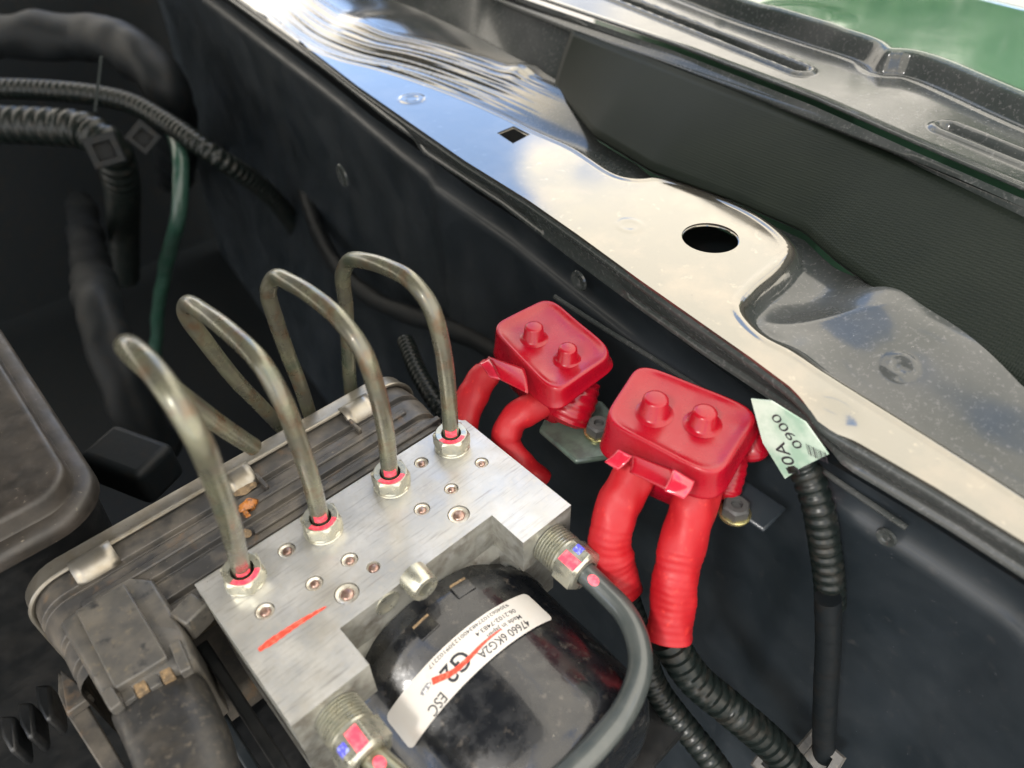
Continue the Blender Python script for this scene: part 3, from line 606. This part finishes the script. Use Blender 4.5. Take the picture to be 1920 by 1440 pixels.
# ------------------------------------------------------------------ the two large front lines
def front_line(lbl, x, z, path, r, m, blue_right, dirv=(0, -1, 0)):
    t_ = thing('brake_line', lbl, 'pipe', (x, -D_, z), group='large lines screwed into the front of the block')
    prof = [(0, 6.0)]
    h = .3
    for k in range(7): prof += [(h, 7.4), (h + .35, 7.5), (h + .75, 6.6), (h + 1.05, 6.6)]; h += 1.15
    prof += [(h, 7.3), (h + .8, 7.3)]
    obj('threaded_adapter', *lathe((x, -D_ - .05, z), dirv, prof, 48), M['zinc'], t_, angle=25)
    h2 = h + .7; dv = unit(dirv); o2 = np.array([x, -D_, z]) + dv * h2
    V, F = lathe(o2, dirv, [(0, 7.0), (.5, 7.2), (8.0, 7.2), (9.0, 6.6), (9.0, r + .4), (6, r + .3)], 48, six={1, 2}, a0=.25)
    nu = obj('union_nut', V, F[:-1], M['zinc'], t_, angle=28, bevel=.15)
    V, F = tube(path, r, n=140, seg=28); pp = obj('pipe', V, F, m, t_)
    # painted marks on the nut and the pipe (on the side turned up to the light)
    u, v, d = frame(dirv); up_ = unit(CC - o2); th0 = math.atan2(np.dot(up_, v), np.dot(up_, u))
    def patchn(par, h0, h1, a0, a1, rad, m, nm, six=False, oo=o2):
        V = []
        for a in np.linspace(a0, a1, 9):
            q = rad
            if six: b_ = (a - .25) % (math.pi / 3) - math.pi / 6; q = rad / math.cos(b_)
            for hh in (h0, h1): V.append(oo + d * hh + (u * math.cos(a) + v * math.sin(a)) * q)
        obj(nm, V, [(2 * k, 2 * k + 1, 2 * k + 3, 2 * k + 2) for k in range(8)], m, par)
    s = 1 if blue_right else -1
    patchn(nu, 1.0, 7.9, th0 - .25, th0 + .28, 7.32, M['mark'], 'paint_dab', True)
    sg = s * (1 if np.dot(u, (1, 0, 0)) * 1 > 0 else -1)
    a = sorted((th0 - sg * .42, th0 - sg * .85)); patchn(nu, 2.5, 5.6, a[0], a[1], 7.32, M['blue'], 'blue_dab', True)
    # oval dab on the pipe
    cc = crv(path, 140); i0 = int(np.argmin(np.abs(np.linalg.norm(cc - (o2 + dv * 13), axis=1)))); td = unit(cc[i0 + 1] - cc[i0 - 1]); uu, vv, dd = frame(td)
    up2 = unit(CC - cc[i0]); th = math.atan2(np.dot(up2, vv), np.dot(up2, uu)); V = []
    for k in range(20):
        a = 2 * math.pi * k / 20; V.append(cc[i0] + dd * 2.1 * math.sin(a) + (uu * math.cos(th + .42 * math.cos(a)) + vv * math.sin(th + .42 * math.cos(a))) * (r + .18))
    V.append(cc[i0] + (uu * math.cos(th) + vv * math.sin(th)) * (r + .3))
    obj('paint_spot', V, [(k, (k + 1) % 20, 20) for k in range(20)], M['mark'], pp)
xr, zr = W_ - b_ / 2 + .5, -10.5
pr = [np.array([xr, -D_ - 12, zr]), np.array([xr, -D_ - 19, zr])] + [P(*q, z=zr - k) for k, q in ((1, (1130, 1105)), (2, (1172, 1150)), (3, (1195, 1200)), (4, (1200, 1255)), (5, (1175, 1325)), (6, (1130, 1385)), (7, (1070, 1445)), (8, (1000, 1500)))]
front_line('dark grey brake line curving from the right arm of the block round the motor', xr, zr, pr, 3.9, M['greypipe'], True)
xl, zl = a_ / 2 - .5, -10.5
pl_ = [np.array([xl, -D_ - 12, zl]), np.array([xl + 1, -D_ - 20, zl]), np.array([xl + 3, -D_ - 30, zl]), np.array([xl + 9, -D_ - 50, zl - 2])]
front_line('grey brake line leaving the left arm of the block at the bottom edge', xl, zl, pl_, 3.9, M['olive'], False)

# ------------------------------------------------------------------ red covers with sleeves
def red_cover(lbl, cs, ztop, hgt, studs, grp):
    """cs: four photo corners (left, far, right, near) of the top face"""
    C = [P(*q, z=ztop)[:2] for q in cs]; cen = np.mean(C, axis=0)
    t_ = thing('terminal_cover', lbl, 'terminal cover', (cen[0], cen[1], ztop - hgt), group=grp)
    ax = unit(np.append(C[2] - C[1] + C[3] - C[0], 0)); ay0 = unit(np.append(C[1] - C[0] + C[2] - C[3], 0))
    def ring(k, z, n_=10, rr=.21):
        # rounded quad scaled about the centre
        pts = [cen + (np.array(q) - cen) * k for q in C]; o = []
        for i in range(4):
            a, b, c = pts[i - 1], pts[i], pts[(i + 1) % 4]; p0 = b + (a - b) * rr; p2 = b + (c - b) * rr
            for s in np.linspace(0, 1, 6): q = (1 - s) ** 2 * p0 + 2 * s * (1 - s) * b + s * s * p2; o.append(q)
            # straight edge samples
            nx = pts[(i + 1) % 4]; q0 = p2; q1 = nx + (b - nx) * rr
            for s in (.25, .5, .75): o.append(q0 + (q1 - q0) * s)
        dd = unit(C[0] - C[2]); hl = np.linalg.norm(C[0] - C[2]) / 2; low = np.clip((ztop - 3 - z) / (hgt - 3), 0, 1)
        return [np.array([q[0], q[1], z - low * .45 * hgt * (np.dot(q - cen, dd) / hl)]) for q in o]
    rows = [ring(.2, ztop - 1.5), ring(.5, ztop - 1.5), ring(.80, ztop - 1.3), ring(.90, ztop - .3), ring(.955, ztop), ring(.985, ztop - .35), ring(1.0, ztop - 1.2), ring(1.02, ztop - hgt * .5), ring(1.05, ztop - hgt * .85), ring(1.09, ztop - hgt), ring(1.04, ztop - hgt - .6), ring(.9, ztop - hgt - 1)]
    V, F = loft(rows, close=True); F.append(tuple(range(len(rows[0])))[::-1]); V = disp(V, .4, 14, 2); cap = obj('cap', V, F, M['red'], t_, angle=180, subs=1)
    rows = [ring(.85, ztop - hgt + 2), ring(.86, ztop - hgt - 6), ring(.8, ztop - hgt - 15), ring(.6, ztop - hgt - 18)]
    obj('lower_body', *loft(rows, close=True), M['red'], t_, angle=60)
    for q, r, h in studs:
        c = P(*q, z=ztop - .8)
        V, F = lathe((c[0], c[1], ztop - 1.5), (0, 0, 1), [(0, r * 1.5), (.35, r * 1.25), (1.0, r * 1.08), (h - .8, r * .93), (h - .25, r * .82), (h, r * .6), (h + .05, .02)], 36)
        obj('stud_cap', V, F, M['red'], t_, angle=60)
    return t_, C, cap, ax
def sleeve(t_, path, r, seed, ringed=False, folds=()):
    def rf(L_, s):
        q = r * (1 + .010 * math.sin(L_ * .8 + seed))
        for f0, am in folds: q *= 1 + am * math.exp(-((s - f0) / .05) ** 2)
        if ringed and s > .45: q *= 1 + .009 * math.sin(L_ * 2.4)
        if s < .08: q *= .93
        return q
    V, F = tube(path, r, n=150, seg=36, rf=rf, sq=lambda a, L_: 1 + .05 * math.sin(2 * a + seed) + .02 * math.sin(5 * a + L_ * .3))
    return obj('sleeve', disp(V, .7, 8, seed), F, M['redsleeve'], t_, angle=180)
def flap(t_, quad, lift=8., m=None):
    """strip of tape through four photo spots (each with its own height)"""
    q = [P(a, b, z=z + lift) for a, b, z in quad]; V = []; nn_ = 8
    for i in range(nn_ + 1):
        s = i / nn_
        for k in range(nn_ + 1):
            t2 = k / nn_; p = (1 - s) * ((1 - t2) * q[0] + t2 * q[1]) + s * ((1 - t2) * q[3] + t2 * q[2])
            V.append(p + np.array([0, -1, 1.]) * .9 * math.sin(math.pi * t2) * math.sin(s * 2.4))
    F = [(i * 9 + k, i * 9 + k + 1, (i + 1) * 9 + k + 1, (i + 1) * 9 + k) for i in range(8) for k in range(8)]
    obj('tape_flap', V, F, m or M['tape'], t_, solid=.35, angle=180)
Z1, Z2 = 22., 28.
c1, C_, cap_, _ = red_cover('red rubber terminal cover farther from the camera, behind the rightmost brake pipe', [(917, 610), (1028, 553), (1157, 660), (1040, 741)], Z1, 10, [((1001, 632), 3.9, 6.4), ((1064, 672), 3.8, 6.4)], 'red terminal covers with two studs')
c2_, C2_, cap2_, _ = red_cover('nearer red rubber terminal cover with three glossy tape flaps, in front of the green sticker', [(1128, 785), (1198, 676), (1432, 770), (1345, 900)], Z2, 12, [((1226, 772), 4.6, 7.4), ((1318, 792), 4.4, 6.2)], 'red terminal covers with two studs')
q = lambda px, py, y: P(px, py, y=y)
sleeve(c1, [P(925, 690, z=8), P(900, 718, z=5), P(878, 760, z=0), P(868, 815, z=-9), P(885, 870, z=-22)], 6.0, 1, folds=((.3, .06),))
sleeve(c1, [P(1040, 745, z=6), P(1000, 765, z=4), P(965, 785, z=1), P(950, 825, z=-6), P(975, 870, z=-14), P(1015, 905, z=-22)], 5.6, 2, folds=((.25, .08), (.5, .05)))
sleeve(c2_, [P(1205, 865, z=12), P(1175, 915, z=6), P(1150, 975, z=-2), P(1142, 1030, z=-11), P(1158, 1085, z=-22), P(1165, 1110, z=-28)], 7.2, 3, ringed=True, folds=((.3, .04), (.7, .07)))
sleeve(c2_, [P(1318, 885, z=12), P(1298, 960, z=3), P(1275, 1040, z=-8), P(1262, 1120, z=-20), P(1255, 1195, z=-31)], 8.0, 4, ringed=True, folds=((.42, .05),))
for t__, pth, rad in ((c1, [P(1085, 715, z=10), P(1075, 760, z=4), P(1062, 792, z=-2)], 8.5), (c2_, [P(1395, 800, z=14), P(1408, 835, z=12), P(1412, 862, z=8)], 5.5), (c2_, [P(1375, 850, z=12), P(1368, 895, z=6), P(1358, 935, z=0)], 5.0)):
    V, F = tube(pth, rad, n=60, seg=28, rf=lambda L_, s: rad * (1 + .03 * math.sin(L_ * 2.2)) * (1 - .35 * max(0, s - .85) / .15)); obj('lower_body', disp(V, .5, 7, 6), F, M['red'], t__, angle=180)
flap(c1, [(915, 668, 12), (938, 712, 11), (990, 738, 11.5), (983, 690, 12)], 9, M['red'])
flap(c1, [(900, 682, 11.5), (918, 708, 10), (938, 712, 11), (918, 668, 12.5)])
flap(c2_, [(1160, 842, 15), (1133, 866, 12), (1158, 882, 12), (1186, 855, 15.5)])
flap(c2_, [(1186, 852, 14.5), (1180, 885, 13), (1254, 922, 13.5), (1262, 880, 15)], 10, M['red'])
flap(c2_, [(1262, 878, 15), (1246, 920, 13.5), (1282, 936, 12.5), (1302, 902, 15)], 13)
# bracket and bolts behind them
br = thing('mounting_bracket', 'grey green mounting bracket with gold bolts under the red covers', 'bracket', (160, -40, -5))
bp_ = [P(1010, 800, z=0)[:2], P(1080, 860, z=0)[:2], P(1150, 850, z=0)[:2], P(1170, 790, z=0)[:2], P(1130, 745, z=0)[:2], P(1040, 740, z=0)[:2]]
obj('plate', *prism(bp_, -4, -1.5), M['bracket'], br, bevel=1.0)
V, F = box(150, 164, -112, -62, -3, -1); obj('plate', V, F, M['wall'], br, bevel=.8)
for qq in ((1122, 806), (1378, 958)):
    c = P(*qq, z=0); b_o = obj('washer', *lathe((c[0], c[1], -1.4), (0, 0, 1), [(0, 5.6), (.9, 5.6), (1.1, 5.0), (1.1, 3.5)], 36), M['gold'], br)
    obj('bolt', *lathe((c[0], c[1], -.3), (0, 0, 1), [(0, 4.2), (3.4, 4.2), (4.2, 3.7), (4.2, 2.0), (2.6, 1.7), (2.6, .02)], 36, six={0, 1}), M['dark'], br, angle=28)

# ------------------------------------------------------------------ connector on the control unit
cn = thing('harness_connector', 'dusty grey connector plug with raised latch cover at the left end of the control unit', 'connector', (-27, 5, -40))
Vc = P(233, 1095, z=-3)
def cpt(px, py, z): return P(px, py, z=z)
outl = [(113, 1173), (187, 1119), (247, 1086), (290, 1090), (316, 1130), (352, 1190), (368, 1238), (340, 1262), (203, 1330)]
o2_ = [cpt(a, b, -9)[:2] for a, b in outl]; ctr = np.mean(o2_, axis=0)
sc_ = lambda k: [ctr + (p_ - ctr) * k for p_ in o2_]
rows = [[(a[0], a[1], z) for a in sc_(k)] for k, z in ((.02, -6.2), (.86, -6.2), (.94, -6.8), (.99, -8.6), (1.0, -11), (1.0, -45))]
obj('plug_body', *loft(rows, close=True), M['conn'], cn, angle=40, bevel=.4)
o3_ = [cpt(a, b, -4.2)[:2] for a, b in ((142, 1147), (233, 1095), (315, 1233), (217, 1293))]
obj('latch_cover', *prism(o3_, -7.5, -3.6), M['conn'], cn, bevel=.5)
for qa, qb in (((330, 1208), (352, 1262)), ((203, 1298), (222, 1330))):
    a, b = cpt(*qa, -5), cpt(*qb, -5); ax = unit(b - a); az = np.array([0, 0, 1.]); ay = np.cross(az, ax)
    obj('latch_hook', *obox((a + b) / 2, ax, ay, az, np.linalg.norm(b - a), 3.2, 4), M['conn'], cn, bevel=.4)
for k in range(4):
    c = cpt(243 + 24 * k, 1306 - 13 * k, -8); obj('latch_tooth', *obox(c, unit(cpt(315, 1233, -8) - cpt(217, 1293, -8)), unit(np.cross((0, 0, 1), cpt(315, 1233, -8) - cpt(217, 1293, -8))), np.array([0, 0, 1.]), 3.4, 4.2, 3), M['mud'] if k % 2 else M['conn'], cn, bevel=.3)
a, b = cpt(345, 1140, -12), cpt(375, 1160, -12)
obj('side_lug', *obox(cpt(362, 1155, -10), unit(b - a), unit(np.cross((0, 0, 1), b - a)), np.array([0, 0, 1.]), 8, 9, 10), M['conn'], cn, bevel=.8)
# boot: half round sleeve running to the front
bc = [((cpt(207, 1337, -14) + cpt(377, 1250, -14)) / 2)]; hw = np.linalg.norm(cpt(207, 1337, -14) - cpt(377, 1250, -14)) / 2
ends = [(203, 1342, 377, 1254), (222, 1372, 395, 1290), (240, 1410, 422, 1345), (256, 1450, 440, 1395), (270, 1500, 455, 1470)]
rows = []
for k, (x0, y0, x1, y1) in enumerate(ends):
    A_, B_ = cpt(x0, y0, -18), cpt(x1, y1, -18); ce = (A_ + B_) / 2; r_ = np.linalg.norm(B_ - A_) / 2; ax = unit(B_ - A_); row_ = []
    for j in range(28):
        a = 2 * math.pi * j / 28; ca, sa = math.cos(a), math.sin(a)
        ca = np.sign(ca) * abs(ca) ** .8; sa = np.sign(sa) * abs(sa) ** .8
        row_.append(ce + ax * r_ * ca + np.array([0, 0, 1.]) * (10.5 if k else 9) * sa - np.array([0, 0, 0. if k else 0]))
    rows.append(row_)
rows = [[r0 * .0 + np.mean(rows[0], axis=0) for r0 in rows[0]]] + rows
V, F = loft(rows, close=True); obj('cable_boot', disp(V, .5, 9, 4), F, M['boot'], cn, subs=2, angle=180)

# bracket and finned thing, lower left
lb = thing('support_bracket', 'rusty brown steel bracket below the grey connector in the lower left corner', 'bracket', (-40, -20, -45))
A_ = [cpt(a, b, -30)[:2] for a, b in ((108, 1260), (150, 1290), (168, 1330), (240, 1450), (195, 1450), (125, 1340), (108, 1300))]
obj('plate', *prism(A_, -33, -30), M['plastic'], lb, bevel=.5)
A_ = [cpt(a, b, -26)[:2] for a, b in ((112, 1255), (170, 1300), (165, 1310), (125, 1338))]
obj('gusset', *prism(A_, -30, -26), M['plastic'], lb, bevel=.5)
fb = thing('finned_clip', 'dark plastic clip with three curved fins in the bottom left corner', 'clip', tuple(cpt(60, 1350, -50)))
for px, py in ((15, 1370), (48, 1345), (82, 1312)):
    A_ = [cpt(px + a, py + b, -45)[:2] for a, b in ((-18, -28), (12, -30), (18, 30), (4, 42), (-14, 10))]
    obj('fin', *prism(A_, -58, -45), M['black'], fb, bevel=1.2)
# dark bars in the gap left of the block
gp = thing('modulator_bracket', 'black steel carrier in the dark gap left of the silver block', 'bracket', (-8, -40, -60))
obj('bar', *box(-9, -5, -110, 0, -40, -28), M['black'], gp, bevel=.8)
obj('bar', *box(-16, -12, -110, 2, -62, -50), M['wall'], gp, bevel=.8)
obj('base_plate', *box(-30, 120, -120, 30, -100, -96), M['black'], gp, bevel=1)

# ------------------------------------------------------------------ lidded box, left
fx = thing('box_lid', 'dusty brown rounded lid of a black box at the left edge', 'box', (-60, 150, -30))
def lidpx(pts_, z): return [P(a, b, z=z)[:2] for a, b in pts_]
x1_, y1_ = P(160, 890, z=4)[0] - 4, P(110, 935, z=4)[1] + 4
rows = []
for ins_, z in ((40, 4), (3, 4), (1.6, 3.8), (.6, 3.2), (0, 2), (0, -3), (-.6, -4), (-5, -4.6), (-6.4, -6), (-6.8, -8), (-6.8, -11)):
    rows.append([(a, b, z) for a, b in rrect(-170 + ins_, x1_ - ins_, y1_ + ins_, 215 - ins_, max(14 - ins_, 2), 8)])
V, F = loft(rows, close=True); F.append(tuple(range(len(rows[0]))))
obj('lid', V, F, M['brown'], fx, angle=50)
rows = [[(a, b, z) for a, b in rrect(-168 + i_, x1_ + 4 - i_, y1_ - 4 + i_, 213 - i_, 14, 8)] for i_, z in ((0, -11), (3, -60), (4, -200))]
obj('box_side', *loft(rows, close=True), M['black'], fx, angle=50)
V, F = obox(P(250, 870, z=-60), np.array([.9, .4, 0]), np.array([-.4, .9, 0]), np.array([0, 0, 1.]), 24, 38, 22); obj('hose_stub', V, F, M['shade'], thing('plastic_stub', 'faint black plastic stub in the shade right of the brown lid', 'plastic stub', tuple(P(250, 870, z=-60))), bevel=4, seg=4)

# ------------------------------------------------------------------ conduits
def conduit(lbl, path, r, pitch, m, nm='corrugated_conduit', grp=None, seg=20, depth=.14):
    Ls = np.sum(np.linalg.norm(np.diff(crv(path, 200), axis=0), axis=1)); n_ = int(min(1400, Ls / pitch * 8))
    t_ = thing(nm, lbl, 'conduit', tuple(path[0]), group=grp)
    V, F = tube(path, r, n=n_, seg=seg, rf=lambda L_, s: r * (1 - depth * (1 if math.sin(2 * math.pi * L_ / pitch) < -.1 else 0)))
    obj('corrugated_tube', V, F, m, t_, angle=60); return t_
conduit('upper dark corrugated conduit at the upper left edge', [P(-60, 165, z=-40), P(60, 168, z=-40), P(120, 172, z=-40), P(175, 178, z=-42), P(240, 192, z=-46), P(300, 222, z=-52), P(400, 290, z=-66), P(500, 360, z=-120), P(560, 440, z=-200), P(600, 560, z=-330)], 9, 6.5, M['conduit'])
conduit('thicker corrugated conduit below the thinner one at the upper left edge', [P(-60, 232, z=-55), P(60, 236, z=-55), P(120, 240, z=-55), P(160, 246, z=-56), P(205, 275, z=-66), P(225, 330, z=-100), P(232, 420, z=-190), P(235, 520, z=-300)], 16, 11, M['conduit'])
conduit('green tinted black corrugated conduit hanging under the sticker on the right', [P(1500, 862, x=165), P(1520, 905, x=164), P(1536, 960, x=163), P(1546, 1020, x=163), P(1554, 1080, x=163), P(1557, 1132, x=163)], 5.3, 4.0, M['conduit'])
tw = thing('taped_cable', 'black tape wrapped cable running down from the right hand conduit', 'cable', tuple(P(1550, 1130, x=158)))
obj('cable', *tube([P(1552, 1120, x=158), P(1553, 1200, x=158), P(1548, 1300, x=158), P(1545, 1400, x=158), P(1548, 1500, x=158)], 4.4, n=160, seg=20, rf=lambda L_, s: 4.4 * (1 + .03 * ((L_ % 9) / 9))), M['shade'], tw, angle=60)
cp = thing('cable_clip', 'black cable clip with a square opening at the bottom right', 'clip', tuple(P(1500, 1420, x=152)))
for px, py, s in ((1530, 1425, 9), (1452, 1432, 8)):
    c = P(px, py, x=152); vw = unit(CC - c); u, v, d = frame(vw)
    rows = [[c + (u * a + v * b) * k * s + vw * h for a, b in ((-1, -.8), (1, -1), (.9, .9), (-.8, 1))] for k, h in ((1, -6), (1, 0), (.9, .8), (.55, .8), (.5, -4), (.02, -4))]
    obj('clip_block', *loft(rows, close=True), M['conn'], cp, smooth=False)
conduit('dark corrugated conduit running down from the nearer red sleeve', [P(1250, 1195, z=-38), P(1300, 1270, z=-52), P(1370, 1330, z=-64), P(1450, 1400, z=-80), P(1500, 1460, z=-90)], 6.5, 4, M['conduit'])
conduit('thin dark conduit behind the rightmost brake pipe', [P(760, 640, z=-60), P(785, 700, z=-60), P(815, 750, z=-62), P(850, 800, z=-70)], 5, 3.4, M['conduit'])
conduit('dark corrugated conduit in the shade below the near sleeve at left', [P(1165, 1100, z=-34), P(1200, 1200, z=-60), P(1230, 1290, z=-85), P(1330, 1420, z=-110), P(1400, 1520, z=-130)], 5.5, 4, M['conduit'])
hs_ = thing('cable_tie', 'thin clear cable tie tail standing above the clip at upper left', 'cable tie', tuple(P(175, 250, z=-40)))
obj('tail', *obox((P(195, 60, z=60) + P(174, 245, z=-20)) / 2 + 0, unit(P(195, 60, z=60) - P(174, 245, z=-20)), unit(CR[0]), unit(np.cross(CR[0], P(195, 60, z=60) - P(174, 245, z=-20))), 60, 2.2, .5), M['greypipe'], hs_)
for lbl, px, py, s, rot in (('square black harness clip on the thick conduit', 196, 282, 12, .05), ('tilted black harness clip at the end of the upper conduit', 268, 258, 10, .6)):
    c = P(px, py, z=-45); vw = unit(CC - c); u, v, d = frame(vw); u2 = u * math.cos(rot) + v * math.sin(rot); v2 = -u * math.sin(rot) + v * math.cos(rot)
    t_ = thing('harness_clip', lbl, 'clip', tuple(c), group='harness clips at upper left')
    rows = [[c + (u2 * a + v2 * b) * k * s + vw * h for a, b in ((-1, -1), (1, -1), (1, 1), (-1, 1))] for k, h in ((1, -14), (1, 0), (.92, 1), (.55, 1), (.5, -8), (.02, -8))]
    obj('clip_block', *loft(rows, close=True), M['shade'], t_, smooth=False)
def hose(lbl, pts_, r, m, nm='hose', amp=1.5, seed=1):
    t_ = thing(nm, lbl, 'hose', tuple(pts_[0])); V, F = tube(pts_, r, n=90, seg=22, rf=lambda L_, s: r * (1 + .04 * math.sin(L_ * .11 + seed)))
    obj('hose_body', disp(V, amp, 30, seed), F, m, t_, angle=180)
hose('pale green hose hanging in the shade below the upper left clips', [P(320, 230, z=-60), P(338, 300, z=-70), P(338, 350, z=-85), P(333, 410, z=-110), P(318, 470, z=-150), P(300, 560, z=-220), P(290, 680, z=-330)], 6.5, M['greenhose'])
hose('tape wrapped brownish harness crossing the top left corner', [P(-80, 60, z=-30), P(60, 70, z=-30), P(160, 70, z=-32), P(250, 100, z=-36), P(310, 170, z=-60), P(330, 250, z=-130), P(330, 330, z=-260)], 22, M['shade'], 'wrapped_harness', 5, 3)
hose('black hose low in the shade behind the loops', [P(150, 380, z=-250), P(170, 500, z=-150), P(190, 600, z=-120), P(230, 720, z=-150), P(300, 850, z=-220)], 16, M['shade'], 'dark_hose', 4, 6)
hose('black pipe running deep under the fender wall', [P(560, 330, z=-130), P(620, 480, z=-130), P(700, 560, z=-120), P(900, 640, z=-90), P(1100, 780, z=-60)], 7, M['shade'], 'dark_pipe', 1, 7)

# ------------------------------------------------------------------ sticker on the wall at right
stk = thing('paper_sticker', 'pale green and white sticker with printed code and barcode right of the nearer red cover', 'sticker', tuple(P(1480, 820, x=166)))
SX = 160.0
S = [P(a, b, x=SX) for a, b in ((1408, 748), (1446, 752), (1510, 792), (1553, 852), (1500, 878), (1472, 898), (1430, 830))]
V = S + [s + np.array([.4, 0, 0]) for s in S]; k = len(S)
obj('sheet', V, [tuple(range(k)), tuple(range(2 * k - 1, k - 1, -1))] + [(i, k + i, k + (i + 1) % k, (i + 1) % k) for i in range(k)], M['palegreen'], stk, smooth=False)
def wall_text(body, pa, pb, h, bold=0.):
    V, F = text_vf(body, h / .7, bold); a, b = P(*pa, x=SX), P(*pb, x=SX); a[0] = b[0] = SX - .15; L_ = np.linalg.norm(b - a); du = (b - a) / L_
    up = np.cross((-1, 0, 0), du); s = L_ / V[:, 0].max()
    obj('print', [a + du * v[0] * s + up * v[1] for v in V], F, M['ink'], stk, smooth=False)
wall_text('50A', (1503, 890), (1470, 828), 4.8, .03); wall_text('0900', (1508, 838), (1458, 774), 3.6, .012)
a, b = P(1512, 832, x=SX), P(1547, 848, x=SX)
for k in range(9):
    c = a + (b - a) * (k / 8); up = unit(P(1512, 832, x=SX) - P(1520, 862, x=SX)); du = unit(b - a); wd = (.25, .45, .2, .5, .3)[k % 5] * .5
    V = [c + du * i * wd - up * j * 4 for i, j in ((-1, 0), (1, 0), (1, 1), (-1, 1))]; V = [v + np.array([-.15, 0, 0]) for v in V]
    obj('barcode_bar', V, [(0, 1, 2, 3)], M['ink'], stk, smooth=False)
